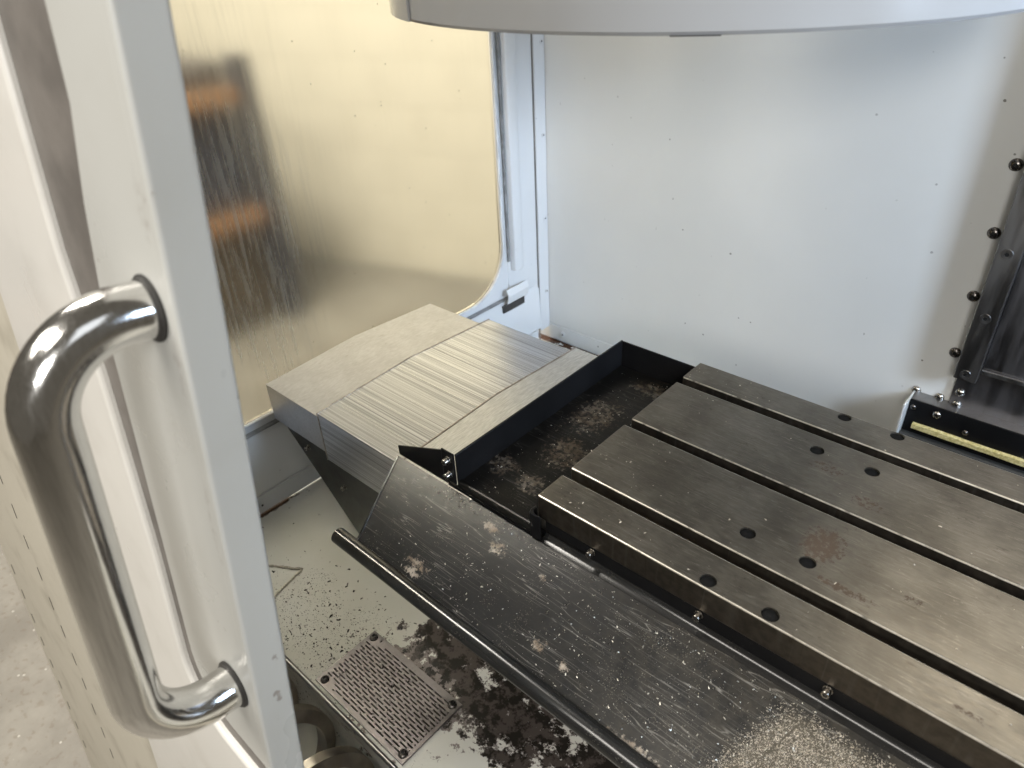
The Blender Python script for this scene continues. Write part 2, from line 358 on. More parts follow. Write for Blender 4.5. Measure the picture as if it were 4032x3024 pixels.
def smooth_path(pts, r, n=10):
    """polyline with corners rounded by radius r"""
    P = [Vector(p) for p in pts]; out = [P[0]]
    for i in range(1, len(P)-1):
        a = (P[i-1]-P[i]).normalized(); b = (P[i+1]-P[i]).normalized(); ang = a.angle(b); L = r/math.tan(ang/2)
        p0 = P[i]+a*L; p1 = P[i]+b*L; c = P[i]+(a+b).normalized()*(r/math.sin(ang/2))
        v0 = p0-c; v1 = p1-c; w = v0.angle(v1)
        for k in range(n+1):
            t = k/n; out.append(c+(v0*math.sin((1-t)*w)+v1*math.sin(t*w))/math.sin(w))
    return out+[P[-1]]
def rounded(poly_r):
    """[(x, y, r)] -> 2-D outline with rounded corners"""
    out = []; n = len(poly_r)
    for i, (x, y, r) in enumerate(poly_r):
        if not r: out.append((x, y)); continue
        p = Vector((x, y, 0)); a = (Vector((*poly_r[i-1][:2], 0))-p).normalized(); b = (Vector((*poly_r[(i+1) % n][:2], 0))-p).normalized()
        q = smooth_path([p+a, p, p+b], r, 8)[1:-1]; out += [(v.x, v.y) for v in q]
    return out

# screws share mesh data; local +Z points out of the surface
def cap_mesh():
    m = MB().lathe([(0.0056, 0), (0.0056, 0.0010), (0.0048, 0.0012), (0.0048, 0.0085), (0.0043, 0.0095), (0.0026, 0.0095), (0.0022, 0.006)], 18); return m.mesh('cap_screw', 'screw_steel', True)
def dome_mesh(mat):
    m = MB().lathe([(0.0072, 0), (0.0070, 0.0010), (0.0058, 0.0030), (0.0040, 0.0040), (0.0027, 0.0044), (0.0024, 0.002)], 18); return m.mesh('button_screw', mat, True)
def flat_mesh():
    m = MB().lathe([(0.0072, 0), (0.0068, 0.0008), (0.0030, 0.0009), (0.0026, 0.0001)], 18); return m.mesh('flat_screw', 'strip_steel', True)
def rivet_mesh():
    m = MB().lathe([(0.0060, 0), (0.0056, 0.0015), (0.0036, 0.0028), (0.0024, 0.0028), (0.0020, 0.001)], 16); return m.mesh('rivet', 'rivet_white', True)
def sock_mesh(r):
    return MB().lathe([(r, 0), (r, 0.0004)], 6).mesh('socket', 'socket_dark')
CAP, DOME, DOMED, FLAT, RIV = cap_mesh(), dome_mesh('screw_steel'), dome_mesh('screw_dark'), flat_mesh(), rivet_mesh()
SK = {'c': sock_mesh(0.0025), 'd': sock_mesh(0.0025), 'r': sock_mesh(0.0021), 'f': sock_mesh(0.0026)}
def screw(me, key, h, loc, normal, parent, name='screw', scale=1.0):
    o = bpy.data.objects.new(name, me); COL.objects.link(o)
    q = Vector(normal).to_track_quat('Z', 'Y'); o.rotation_euler = q.to_euler(); o.location = loc; o.scale = (scale,)*3
    hang(o, parent)
    k = bpy.data.objects.new('socket', SK[key]); COL.objects.link(k); k.parent = o; k.location = (0, 0, h)
    return o

# ------------------------------------------------------------------ measures (metres; origin at the table's front left top corner)
XW, YW, ZF = -0.562, 0.692, -0.322           # side panel, back panel, chip pan
YS = [0, .0391, .0530, .1490, .1630, .2590, .2730, .3154]   # edges of the four lands

# ------------------------------------------------------------------ setting
fl = MB().box(-6, 3, -4, 6, -1.05, -1.0).build('shop_floor', 'concrete'); tag(fl, kind='structure')
pan = MB()
pan.box(-0.60, 0.75, -0.180, 0.72, ZF-0.006, ZF)
pan_o = pan.build('chip_pan_floor', 'pan_paint'); tag(pan_o, kind='structure')
tr = MB(); prof = [(-0.180, ZF-0.0005), (-0.183, ZF-0.004)]+[(-0.240+0.066*math.cos(a), -0.385+0.066*math.sin(a)) for a in [math.radians(d) for d in range(20, -201, -20)]]+[(-0.305, ZF)]
vs = []
for y, z in prof: vs += [(-0.60, y, z), (0.75, y, z)]
tr.add(vs, [(2*i, 2*i+1, 2*i+3, 2*i+2) for i in range(len(prof)-1)])
tr_o = tr.build('auger_trough', 'pan_paint', smooth=True); tag(tr_o, kind='structure')
lip = MB().tube([(-0.60, -0.1815, ZF-0.001), (0.75, -0.1815, ZF-0.001)], 0.0032, 10).build('trough_edge', 'strip_steel', pan_o, True)
for a, b, wm in (((-0.452, -0.108, ZF+.001), (-0.404, -0.078, ZF+.001), 'weld'), ((-0.404, -0.080, ZF+.001), (-0.392, -0.135, ZF+.001), 'weld_pale')):
    n = 14; P = [Vector(a).lerp(Vector(b), i/n)+Vector((random.uniform(-.0008, .0008), random.uniform(-.0008, .0008), 0)) for i in range(n+1)]
    MB().tube(P, [0.0022+random.uniform(-.0006, .0006) for _ in P], 8).build('weld_bead', wm, pan_o, True)

# block wall of the shop outside, seen through the side window
WA, WB = Vector((-6.0, 0.50, -1.0)), Vector((2.0, 3.22, -1.0)); wd = (WB-WA).normalized(); wn = Vector((wd.y, -wd.x, 0))
bw = MB(); q = WA-wn*0.10
bw.add([WA-wn*.008, WB-wn*.008, WB-wn*.12, WA-wn*.12]+[v+Vector((0, 0, 3.0)) for v in (WA-wn*.008, WB-wn*.008, WB-wn*.12, WA-wn*.12)], [(0,1,2,3),(4,5,6,7),(0,1,5,4),(1,2,6,5),(2,3,7,6),(3,0,4,7)])
wall = bw.build('shop_wall', 'wall_joint'); tag(wall, 'cream painted block wall of the shop seen through the side window', 'wall')
bm_ = MB().box(-0.1985, 0.1985, -0.004, 0.0095, 0.0015, 0.1985).mesh('block', 'block_cream')
for r in range(10):
    for c in range(14):
        o = bpy.data.objects.new('block', bm_); COL.objects.link(o)
        p = WA+wd*(1.2+c*0.4+(0.2 if r % 2 else 0))+Vector((0, 0, r*0.2)); o.location = p; o.rotation_euler = (0, 0, math.atan2(wd.y, wd.x)); hang(o, wall)

# pallet rack outside
rk = thing('pallet_rack', (-2.6, 0.6, -1.0), 'dark pallet rack with orange beams behind the side window', 'rack')
for x in (-2.42, -3.1):
    for y in (1.08, -0.9): MB().box(x-.04, x+.04, y-.035, y+.035, -1.0, 0.10).build('upright', 'rack_blue', rk)
for z in (-0.075, -0.545):
    for x in (-2.42, -3.1): MB().box(x-.02, x+.025, -0.865, 1.045, z+.012, z+0.07).build('beam', 'rack_orange', rk, bevel=.004)
    MB().box(-3.07, -2.45, -0.85, 1.03, z+0.071, z+0.085).build('deck', 'carton_grey', rk)
cn = 0
for z, h, m in ((0.012, 0.075, 'carton_grey'), (-0.458, 0.375, 'rack_blue'), (-0.998, 0.43, 'carton_brown')):
    for i, y in enumerate((0.53, -0.02)):
        o = MB().box(-3.02, -2.44, y, y+.50, z, z+h-.02*i).build('storage_bin', m, bevel=.01)
        tag(o, ['grey', 'navy', 'brown'][cn//2]+' storage bin on the '+['upper', 'middle', 'bottom'][cn//2]+' level of the rack, '+['nearer its right upright', 'further from its right upright'][i], 'bin', 'bins on the pallet rack'); cn += 1

# ------------------------------------------------------------------ side panel with window
side = thing('side_panel', (XW, 0.3, ZF), 'white sheet metal side panel holding the large rounded window', 'panel')
# window opening outline in (y, z); a frame of four strips around it
yw0, yw1, zw0, zw1 = -0.26, 0.556, -0.155, 0.80
hole = rounded([(yw0, zw0, 0.07), (yw1, zw0, 0.10), (yw1, zw1, 0.10), (yw0, zw1, 0.07)])
def plate_with_hole(outer, hole, x0, x1):
    """flat sheet at x with an opening: bridge outer rectangle and inner outline by angle"""
    cy = (outer[0]+outer[1])/2; cz = (outer[2]+outer[3])/2; mb = MB(); N = len(hole); vs = []
    for x in (x0, x1):
        for y, z in hole: vs.append((x, y, z))
        for y, z in hole:
            dy, dz = y-cy, z-cz; hy = (outer[1]-outer[0])/2; hz = (outer[3]-outer[2])/2
            t = min(hy/abs(dy) if abs(dy) > 1e-9 else 1e9, hz/abs(dz) if abs(dz) > 1e-9 else 1e9)
            vs.append((x, cy+dy*t, cz+dz*t))
    fs = []
    for i in range(N):
        j = (i+1) % N
        fs += [(i, j, N+j, N+i), (2*N+i, 2*N+j, 3*N+j, 3*N+i), (i, j, 2*N+j, 2*N+i)]
    return mb.add(vs, fs)
# outer rectangle symmetrical about the hole centre so the corners are filled by the four strips below
sheet = MB()
sheet.box(XW-.004, XW, yw1+0.012, YW, ZF+.037, zw1+.2); sheet.box(XW-.004, XW, -0.30, yw1+0.012, ZF+.037, zw0-0.012); sheet.box(XW-.004, XW, -0.30, yw0-0.012, zw0-0.012, zw1+.2)
sheet.build('sheet', 'side_paint', side)
corner = plate_with_hole((yw0-0.012, yw1+0.012, zw0-0.012, zw1+0.012), hole, XW-.004, XW-.0012); corner.build('window_surround', 'side_paint', side)
fr = [(XW+.001, y, z) for y, z in hole]+[(XW+.001, *hole[0])]
MB().tube([(XW+.0015, y, z) for y, z in hole]+[(XW+.0015, *hole[0]), (XW+.0015, *hole[1])], 0.0026, 8, False).build('window_seal', 'rivet_white', side, True)
# dark folded channel along the window's right side and the worn ledge below it
MB().box(XW+.0005, XW+.004, 0.5665, 0.572, -0.095, zw1).build('seal_channel', 'window_frame_grey', side)
MB().prism([(0, 0), (0.010, 0.004), (0.013, 0.020), (0.010, 0.036), (0, 0.040)], lambda a, b, k: (XW+a, 0.576+b*0.8, (-0.118, zw1)[k])).build('window_rib', 'side_paint', side, bevel=.002)
MB().prism([(0, 0), (0.006, 0.0015), (0.006, 0.0045), (0, 0.006)], lambda a, b, k: (XW+a, (-0.30, 0.575)[k], -0.1745+b)).build('sill_ledge', 'window_frame_grey', side)
pane = MB().prism(rounded([(yw0+.002, zw0+.002, 0.07), (yw1-.002, zw0+.002, 0.10), (yw1-.002, zw1, 0.10), (yw0+.002, zw1, 0.07)]), lambda a, b, k: (XW-.008+.004*k, a, b)).build('window_pane', 'acrylic_pane', side)
pane['label'] = 'scratched acrylic window pane smeared with coolant'
# pressed lower part: shallow swelling, foot flange
MB().prism([(-0.176, 0), (-0.186, 0.006), (-0.262, 0.010), (-0.276, 0.012), (-0.2845, 0.004), (-0.284, 0)], lambda a, b, k: (XW+b+.0002, (-0.30, 0.655)[k], a)).build('pressed_skirt', 'side_paint', side, bevel=.003)
MB().box(XW+.0003, XW+.004, -0.30, 0.652, ZF+.002, ZF+.036).build('foot_flange', 'side_paint', side, bevel=.0015)
MB().box(XW+.0006, XW+.0035, 0.6608, YW-.001, ZF+.03, zw1+.2).build('corner_strip', 'side_paint', side, bevel=.001)
MB().box(XW+.0002, XW+.0012, 0.6575, 0.6605, ZF+.004, zw1+.2).build('seam', 'seal_grey', side)
for z in (0.291, 0.127, -0.039, -0.202, 0.455): screw(RIV, 'r', .0024, (XW+.0033, 0.682, z), (1, 0, 0), side, 'rivet', .8)
for y in (-0.048,): screw(RIV, 'r', .0024, (XW+.0042, y, -0.303), (1, 0, 0), side, 'rivet')
# bent clip at the window's lower corner
clip = thing('window_clip', (XW, 0.58, -0.16), 'small bent grey clip at the lower right corner of the window', 'clip')
path = smooth_path([(0, 0.004), (0.012, 0.012), (0.016, 0.030), (0.010, 0.042)], 0.006, 5)
out2 = [(p.x, p.y) for p in path]+[(p.x-.0025, p.y-.001) for p in path[::-1]]
MB().prism(out2, lambda a, b, k: (XW+.005+a, (0.545, 0.607)[k], -0.188+b)).build('clip_body', 'side_paint', clip, True)
MB().box(XW+.0045, XW+.010, 0.538, 0.604, -0.198, -0.181).build('clip_foot', 'rubber', clip, bevel=.002)

# ------------------------------------------------------------------ back panel
back = thing('back_panel', (0, YW, ZF), 'white speckled sheet metal back panel behind the table', 'panel')
MB().box(-0.60, 1.0, YW, YW+.004, ZF-.02, 1.1).build('sheet', 'back_paint', back)
MB().box(XW+.004, 0.9, YW-.004, YW-.0005, ZF+.002, -0.283).build('foot_flange', 'back_paint', back, bevel=.0015)
for x in (-0.518, -0.33, -0.14): screw(RIV, 'r', .0024, (x, YW-.0042, -0.300), (0, -1, 0), back, 'rivet')
for x, z in ((0.210, 0.187), (0.211, 0.097), (0.212, 0.005), (0.213, -0.086)): screw(DOMED, 'd', .0022, (x, YW-.0002, z), (0, -1, 0), back, 'screw', 1.15)
for x, z in ((0.179, -0.165), (0.212, -0.165)): screw(DOME, 'd', .0022, (x, YW-.0002, z), (0, -1, 0), back, 'screw', .95)

# column cover on the right
cc = thing('column_cover', (0.3, YW, -0.18), 'dark steel column cover screwed to the back panel at the right edge', 'cover')
MB().box(0.226, 0.95, YW-.006, YW-.0008, -0.176, -0.04).build('lower_sheet', 'column_steel', cc, bevel=.0008)
MB().box(0.2235, 0.2525, YW-.030, YW-.0065, -0.110, 0.9).build('guide_strip', 'strip_steel', cc, bevel=.001)
MB().box(0.2530, 0.95, YW-.018, YW-.0065, -0.096, 0.9).build('sliding_sheet', 'column_steel', cc, bevel=.0008)
MB().box(0.2535, 0.95, YW-.0225, YW-.0185, -0.0965, -0.090).build('wiper_lip', 'strip_steel', cc, bevel=.0008)
for x, z in ((0.2335, 0.083), (0.2345, -0.010), (0.2345, -0.100), (0.2335, 0.178)): screw(FLAT, 'f', .0004, (x+.003, YW-.0301, z), (0, -1, 0), cc)
for x, z in ((0.236, -0.144), (0.237, -0.165)): screw(DOME, 'd', .0022, (x, YW-.0062, z), (0, -1, 0), cc, 'screw', .95)
# wiper bracket with felt
wb = thing('wiper_bracket', (0.3, 0.66, -0.22), 'black wiper bracket under the column cover at the right edge', 'bracket')
MB().box(0.180, 0.95, 0.662, 0.6655, -0.245, -0.166).build('face_plate', 'flange_black', wb, bevel=.001)
MB().box(0.180, 0.95, 0.6660, YW-.0008, -0.1695, -0.166).build('top_plate', 'strip_steel', wb, bevel=.0006)
MB().box(0.1765, 0.1795, 0.640, YW-.001, -0.260, -0.166).build('end_plate', 'back_paint', wb, bevel=.0006)
MB().prism([(0.662, -0.222), (0.662, -0.250), (0.600, -0.268), (0.598, -0.262), (0.655, -0.222)], lambda a, b, k: ((0.1805, 0.95)[k], a, b)).build('apron_plate', 'guard_black', wb)
fo = MB(); n = 40; vs = []
for i in range(n+1):
    x = 0.193+0.75*i/n; w = random.uniform(-.0006, .0006)
    vs += [(x, .6612, -.2025+w), (x, .655, -.2035+w), (x, .655, -.2105-w), (x, .6612, -.2115-w)]
fo.add(vs, [(4*i+k, 4*i+(k+1) % 4, 4*i+4+(k+1) % 4, 4*i+4+k) for i in range(n) for k in range(4)]+[(0, 1, 2, 3), (4*n, 4*n+1, 4*n+2, 4*n+3)])
fo.build('felt_strip', 'foam_yellow', wb)['label'] = 'yellow felt strip along the black bracket'
screw(DOME, 'd', .0022, (0.220, .6618, -0.178), (0, -1, 0), wb, 'screw', .85)
for x, z in ((0.187, -0.178), (0.262, -0.192)): screw(DOMED, 'd', .0022, (x, .6618, z), (0, -1, 0), wb, 'screw', .6)

# ------------------------------------------------------------------ tool changer drum at the top
CX, CY, ZT, RD = -0.050, 0.336, 0.405, 0.311
drum = thing('tool_changer_cover', (CX, CY, ZT), 'round light grey tool changer cover hanging in at the top', 'cover')
me = MB().lathe([(RD-.012, .002), (RD-.010, 0), (RD-.002, 0), (RD, .0025), (RD, .30), (RD-.004, .305), (RD-.3, .305)], 160).mesh('shell', 'drum_paint', True)
o = bpy.data.objects.new('shell', me); COL.objects.link(o); o.location = (CX, CY, ZT); hang(o, drum)
me = MB().lathe([(RD-.014, .006), (RD-.05, .006)], 96).mesh('underside', 'rubber'); o = bpy.data.objects.new('underside', me); COL.objects.link(o); o.location = (CX, CY, ZT); hang(o, drum)
def ring_strip(a0, a1, r0, r1, z0, z1, n=12):
    m = MB(); vs = []
    for i in range(n+1):
        a = math.radians(a0+(a1-a0)*i/n)
        for r, z in ((r0, z0), (r1, z0), (r1, z1), (r0, z1)): vs.append((CX+r*math.cos(a), CY+r*math.sin(a), z))
    return m.add(vs, [(4*i+k, 4*i+(k+1) % 4, 4*i+4+(k+1) % 4, 4*i+4+k) for i in range(n) for k in range(4)]+[(0, 1, 2, 3), (4*n, 4*n+1, 4*n+2, 4*n+3)])
ring_strip(-112, -190, RD+.0002, RD+.0022, ZT+.0005, ZT+.29, 20).build('lap_plate', 'drum_paint', drum, True)
ring_strip(-65, -59, RD-.004, RD+.0002, ZT-.0003, ZT+.0003).build('rim_gap', 'rubber', drum)  # dark strip stands in for the shaded gap at the rim

# ------------------------------------------------------------------ way covers
wc = thing('way_cover', (-0.36, 0.17, -0.165), 'aluminium telescopic way cover left of the black tray', 'way cover')
def cover(x0, x1, y0, y1, zt, zb, rise, mat, nm):
    yc = (y0+y1)/2; t = .002
    outer = [(y0, zb), (y0, zt), (yc, zt+rise), (y1, zt), (y1, zb)]; inner = [(y1-t, zb), (y1-t, zt-t), (yc, zt+rise-t), (y0+t, zt-t), (y0+t, zb)]
    return MB().prism(outer+inner, lambda a, b, k: ((x0, x1)[k], a, b)).build(nm, mat, wc, bevel=.0005)
cover(-0.534, -0.372, 0.0025, 0.334, -0.0855, -0.148, .0085, 'alu_dull', 'cover_segment')
cover(-0.397, -0.195, 0.0000, 0.341, -0.0765, -0.157, .0085, 'alu_streak', 'cover_segment')
cover(-0.221, -0.105, -0.0022, 0.3475, -0.0715, -0.160, .0085, 'alu_grain', 'cover_segment')
for xl, y0, y1, zt, zb in ((-0.3975, -0.0008, 0.3418, -0.0757, -0.1574), (-0.2215, -0.0030, 0.3483, -0.0707, -0.1604)):
    yc = (y0+y1)/2; out = [(y0, zb), (y0, zt), (yc, zt+.0085), (y1, zt), (y1, zb)]; inn = [(y1-.003, zb), (y1-.003, zt-.003), (yc, zt+.0055), (y0+.003, zt-.003), (y0+.003, zb)]
    MB().prism(out+inn, lambda a, b, k: (xl+.0022*k, a, b)).build('segment_lip', 'lip_alu', wc, bevel=.0004)
MB().prism([(.0042, -.149), (.0042, -.0885), (.169, -.080), (.332, -.0885), (.332, -.149)], lambda a, b, k: (-0.5345+.0015*k-.001, a, b)).build('end_wiper', 'rubber', wc)

# guard under the covers
gd = thing('saddle_guard', (-0.2, 0.02, ZF), 'black slanted guard plate under the aluminium way cover', 'guard')
MB().prism([(-0.560, -0.150), (-0.545, -0.172), (-0.395, -0.3175), (0.60, -0.3175), (0.60, -0.150)], lambda a, b, k: (a, (0.024, 0.0205)[k], b)).build('backing_plate', 'guard_black', gd, bevel=.0006)
MB().prism([(-0.490, -0.150), (-0.470, -0.176), (-0.352, -0.250), (-0.300, -0.290), (0.55, -0.290), (0.55, -0.150)], lambda a, b, k: (a, (0.0202, 0.0178)[k], b)).build('face_plate', 'guard_black', gd, bevel=.0006)
screw(CAP, 'c', .0062, (-0.478, 0.0176, -0.185), (0, -1, 0), gd, 'screw', .75); screw(CAP, 'c', .0062, (-0.397, 0.0176, -0.221), (0, -1, 0), gd, 'screw', .75)
MB().box(-0.30, 0.62, 0.05, 0.30, ZF+.001, -0.165).build('saddle_block', 'guard_black', gd, bevel=.004)

# ------------------------------------------------------------------ table
tb = thing('mill_table', (0.45, 0.158, -0.16), 'grey cast iron machine table with three slots and drilled holes', 'machine table')
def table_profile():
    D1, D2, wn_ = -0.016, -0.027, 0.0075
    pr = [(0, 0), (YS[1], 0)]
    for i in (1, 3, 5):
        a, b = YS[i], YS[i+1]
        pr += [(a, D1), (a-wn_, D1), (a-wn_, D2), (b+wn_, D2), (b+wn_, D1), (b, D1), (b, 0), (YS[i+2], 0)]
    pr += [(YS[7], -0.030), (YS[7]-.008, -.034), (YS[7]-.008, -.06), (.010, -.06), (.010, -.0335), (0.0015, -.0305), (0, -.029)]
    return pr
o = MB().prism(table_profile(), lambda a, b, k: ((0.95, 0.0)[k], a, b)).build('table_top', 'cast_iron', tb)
HOLES = [(x+dx, y) for x, dx in ((0.1805, 0), (0.2355, 0)) for y, dx in ((.0081, 0),)] and [(x, y) for x in (0.1808, 0.2357) for y in (0.0088, 0.0805, 0.2339, 0.3078)]
cut = MB()
for x, y in HOLES:
    t = MB().lathe([(0.0072, -0.02), (0.0072, 0.01)], 28); cut.add([(a+x, b+y, c) for a, b, c in t.v], t.f)
co = cut.build('cutter', 'hole_dark')
bv = o.modifiers.new('bevel', 'BEVEL'); bv.width = .0013; bv.segments = 2; bv.limit_method = 'ANGLE'; bv.angle_limit = math.radians(40)
bo = o.modifiers.new('holes', 'BOOLEAN'); bo.object = co; bo.operation = 'DIFFERENCE'; bo.solver = 'EXACT'
dg = bpy.context.evaluated_depsgraph_get(); nm = bpy.data.meshes.new_from_object(o.evaluated_get(dg)); o.modifiers.clear(); o.data = nm
bpy.data.objects.remove(co)
plug = MB().lathe([(0.00715, -.006), (0.00715, -.0022), (.0066, -.0018)], 24).mesh('hole_plug', 'hole_dark', True)
for x, y in HOLES:
    q = bpy.data.objects.new('hole_plug', plug); COL.objects.link(q); q.location = (x, y, 0); hang(q, tb)

# ------------------------------------------------------------------ end tray
ty = thing('end_tray', (-0.056, 0.15, -0.045), 'black sheet metal tray at the left end of the table', 'tray')
MB().box(-0.1118, 0.06, 0.0005, 0.3075, -0.0445, -0.0425).build('tray_floor', 'tray_black', ty)
wl = MB().box(-0.1145, -0.1120, -0.0035, 0.3100, -0.048, -0.0045); wl.build('side_wall', 'flange_black', ty, bevel=.0006)
MB().box(-0.1117, -0.001, 0.3078, 0.3100, -0.048, -0.0048).build('rear_wall', 'flange_black', ty, bevel=.0006)
MB().box(-0.1345, -0.1147, -0.0055, -0.0030, -0.047, -0.0045).build('end_flange', 'flange_black', ty, bevel=.0012)
def arc(c, r, a0, a1, n): return [(c[0]+r*math.cos(math.radians(a0+(a1-a0)*i/n)), c[1]+r*math.sin(math.radians(a0+(a1-a0)*i/n))) for i in range(n+1)]
MB().prism(arc((-0.0005, -0.0465), .006, 80, 260, 10), lambda a, b, k: ((-0.1115, -0.004)[k], a, b)).build('front_bead', 'tray_black', ty, True)
tabp = arc((-0.006+.0, -0.0), .006, 200, 300, 6)
MB().prism([(0.0015, -.0055), (0.0075, -.0055), (0.0085, -.0045), (0.0085, -.0065), (.002, -.0085), (-.004, -.0075), (-.0065, -.002), (-.0055, .004), (-.0035, .004), (-.0035, -.002)], lambda a, b, k: (a, b-.001, (-.0505, -.0195)[k])).build('bent_tab', 'flange_black', ty, bevel=.0005)
for z in (-0.0145, -0.0345): screw(CAP, 'c', .0062, (-0.1225, -.0056, z), (0, -1, 0), ty, 'screw', .80)

# ------------------------------------------------------------------ apron
TH = math.radians(25)
def AP(x, d, h=0.0): return Vector((x, -0.004-d*math.cos(TH)-h*math.sin(TH), -0.051-d*math.sin(TH)+h*math.cos(TH)))
ap = thing('chip_apron', (0.1, -0.06, -0.08), 'black scratched sloping apron with rolled edge along the table front', 'apron')
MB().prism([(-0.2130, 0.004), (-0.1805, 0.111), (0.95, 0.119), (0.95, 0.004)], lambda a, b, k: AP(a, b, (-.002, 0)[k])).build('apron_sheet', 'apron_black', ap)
bend = [(0.0015, -.030), (0.0015, -.046)]+[(-.0045+.006*math.cos(a), -.0462-.006*math.sin(a)) for a in [math.radians(q) for q in (10, 25, 40, 55, 65)]]
b2 = [(-.004-.0045*math.cos(TH), -.051-.0045*math.sin(TH))]
vs = []; pf = [(0.0012, -.0460), (0.0006, -.0485), (-.0012, -.0507), (-.0035, -.0518), (AP(0, .0045).y, AP(0, .0045).z+.0002)]
for y, z in pf: vs += [(0.0085, y, z), (0.95, y, z)]
for y, z in pf: vs += [(0.0085, y+.002, z-.0012), (0.95, y+.002, z-.0012)]
n6 = len(pf)
MB().add(vs, [(2*i, 2*i+1, 2*i+3, 2*i+2) for i in range(n6-1)]+[(2*(n6+i), 2*(n6+i)+1, 2*(n6+i)+3, 2*(n6+i)+2) for i in range(n6-1)]).build('back_flange', 'fold_black', ap, True)
MB().prism([(-0.2130, -.0525), (-0.2135, -.0400), (-0.1290, -.0052), (-0.1270, -.0525)], lambda a, b, k: (a, (-.0028, -.0049)[k], b)).build('gusset', 'flange_black', ap, bevel=.0004)
MB().prism([(-0.1272, -.0528), (-0.1272, -.0500), (0.008, -.0500), (0.008, -.0528)], lambda a, b, k: (a, (-.0020, -.0060)[k], b)).build('lower_lip', 'flange_black', ap)
MB().prism([(-0.2128, 0.004), (-0.1803, 0.108), (-0.1778, 0.108), (-0.2103, 0.004)], lambda a, b, k: AP(a, b, (.0002, .0011)[k])).build('side_hem', 'rolled_black', ap, bevel=.0004)
tc = [AP(-0.203, 0.117, 0.0035), AP(0.95, 0.123, 0.0035)]
n = 60; P = [tc[0].lerp(tc[1], i/n)+Vector((0, 0, random.uniform(-.00015, .00015))) for i in range(n+1)]
MB().tube(P, 0.0094, 24).build('rolled_edge', 'rolled_black', ap, True)
MB().box(0.0085, 0.95, 0.0012, 0.0030, -.0462, -.0295).build('flange_plate', 'flange_black', ap)
for x in (0.067, 0.181, 0.292, 0.405): screw(CAP, 'c', .0062, (x, -.0002, -.0345), (0, -1, 0.1), ap, 'screw', .72)

# ------------------------------------------------------------------ drain strainer
gr = thing('drain_strainer', (-0.147, -0.126, ZF), 'slotted steel drain strainer plate screwed to the pan floor', 'strainer')
gx0, gx1, gy0, gy1 = -0.2320, -0.0640, -0.1745, -0.0785; z0, z1 = ZF+.0004, ZF+.0030
pl = MB(); rows = 19; mx, my = 0.011, 0.0065; pitch = (gy1-gy0-2*my)/rows; sw = pitch*0.42; ln, gap = 0.0125, 0.0036
pl.box(gx0, gx1, gy0, gy0+my, z0, z1); pl.box(gx0, gx1, gy1-my, gy1, z0, z1); pl.box(gx0, gx0+mx-.006, gy0+my, gy1-my, z0, z1); pl.box(gx1-mx+.006, gx1, gy0+my, gy1-my, z0, z1)
for r in range(rows):
    ya = gy0+my+r*pitch; a, b = gx0+mx-.006, gx1-mx+.006
    pl.box(a, b, ya+sw, ya+pitch, z0, z1)
    x = a+ (0.0 if r % 2 else -(ln+gap)/2); edge = (r < 2 or r > rows-3)
    while x < b:
        s0, s1 = max(x, a), min(x+gap, b)
        if edge and (x < a+.014 or x > b-.018): s1 = min(x+gap+ln, b)
        if s1 > s0: pl.box(s0, s1, ya, ya+sw, z0, z1)
        x += ln+gap
pl.build('plate', 'grate_steel', gr)
MB().box(gx0+.003, gx1-.003, gy0+.003, gy1-.003, ZF+.00015, ZF+.0003).build('drain_opening', 'hole_dark', gr)
for x, y in ((-0.224, -0.0865), (-0.222, -0.1670), (-0.0725, -0.1655), (-0.0735, -0.0865)): screw(DOMED, 'd', .0022, (x, y, ZF+.003), (0, 0, 1), gr, 'screw', .82)

# ------------------------------------------------------------------ chip auger
au = thing('chip_auger', (-0.15, -0.240, -0.385), 'dark steel spiral chip auger in the trough beside the strainer', 'auger')
def helix(x0, x1, r0, r1, th, pitch, ph):
    m = MB(); N = int((x1-x0)/pitch*48); vs = []
    for i in range(N+1):
        x = x0+(x1-x0)*i/N; a = ph-2*math.pi*(x-x0)/pitch
        for r, dx in ((r0, -th), (r1, -th*.6), (r1, th*.6), (r0, th)): vs.append((x+dx, -0.240+r*math.cos(a), -0.385+r*math.sin(a)))
    return m.add(vs, [(4*i+k, 4*i+(k+1) % 4, 4*i+4+(k+1) % 4, 4*i+4+k) for i in range(N) for k in range(4)])
helix(-0.50, 0.40, 0.044, 0.060, 0.0105, 0.085, 2.3).build('flight', 'auger_steel', au, True)

# ------------------------------------------------------------------ front of the enclosure: everything lies on one plane leaning back
KF = 0.112
def FP(x, z, off=0.0): return Vector((x, -0.2808+KF*(z-0.3223)-off, z))
def fprism(poly, o0, o1): return MB().prism(poly, lambda a, b, k: FP(a, b, (o0, o1)[k]))
door = thing('sliding_door', (0, -0.31, -0.03), 'light grey sliding door with a steel bar handle', 'door')
door_poly = [(0.0225, 0.80), (0.0225, -0.031)]+rounded([(-0.0825, -0.031, 0.05)] and [(0.0235, -0.031, 0), (-0.0825, -0.031, 0.05), (-0.0825, 0.80, 0)])[1:-1]+[(-0.0825, 0.16), (-0.0825, 0.28), (-0.066, 0.36), (-0.050, 0.41), (-0.046, 0.80)]
fprism(door_poly, -0.024, 0.0).build('stile', 'door_paint', door, bevel=.003, seg=4)
fprism([(0.0240, 0.80), (0.0240, -0.30), (0.0130, -0.30), (0.0130, 0.80)], -0.0245, 0.0006).build('edge_return', 'door_paint', door, bevel=.0025, seg=4)
hd = MB()
bar = [FP(-0.005, 0.318, 0.0), FP(-0.0065, 0.318+.063*KF, 0.059), FP(-0.0075, 0.040+.063*KF, 0.059), FP(-0.0085, 0.040, 0.0)]
hp = smooth_path(bar, 0.046, 14)
hd_o = hd.tube(hp, 0.0151, 40).build('handle', 'handle_steel', door, True)
hd_o['label'] = 'polished stainless steel bar handle'
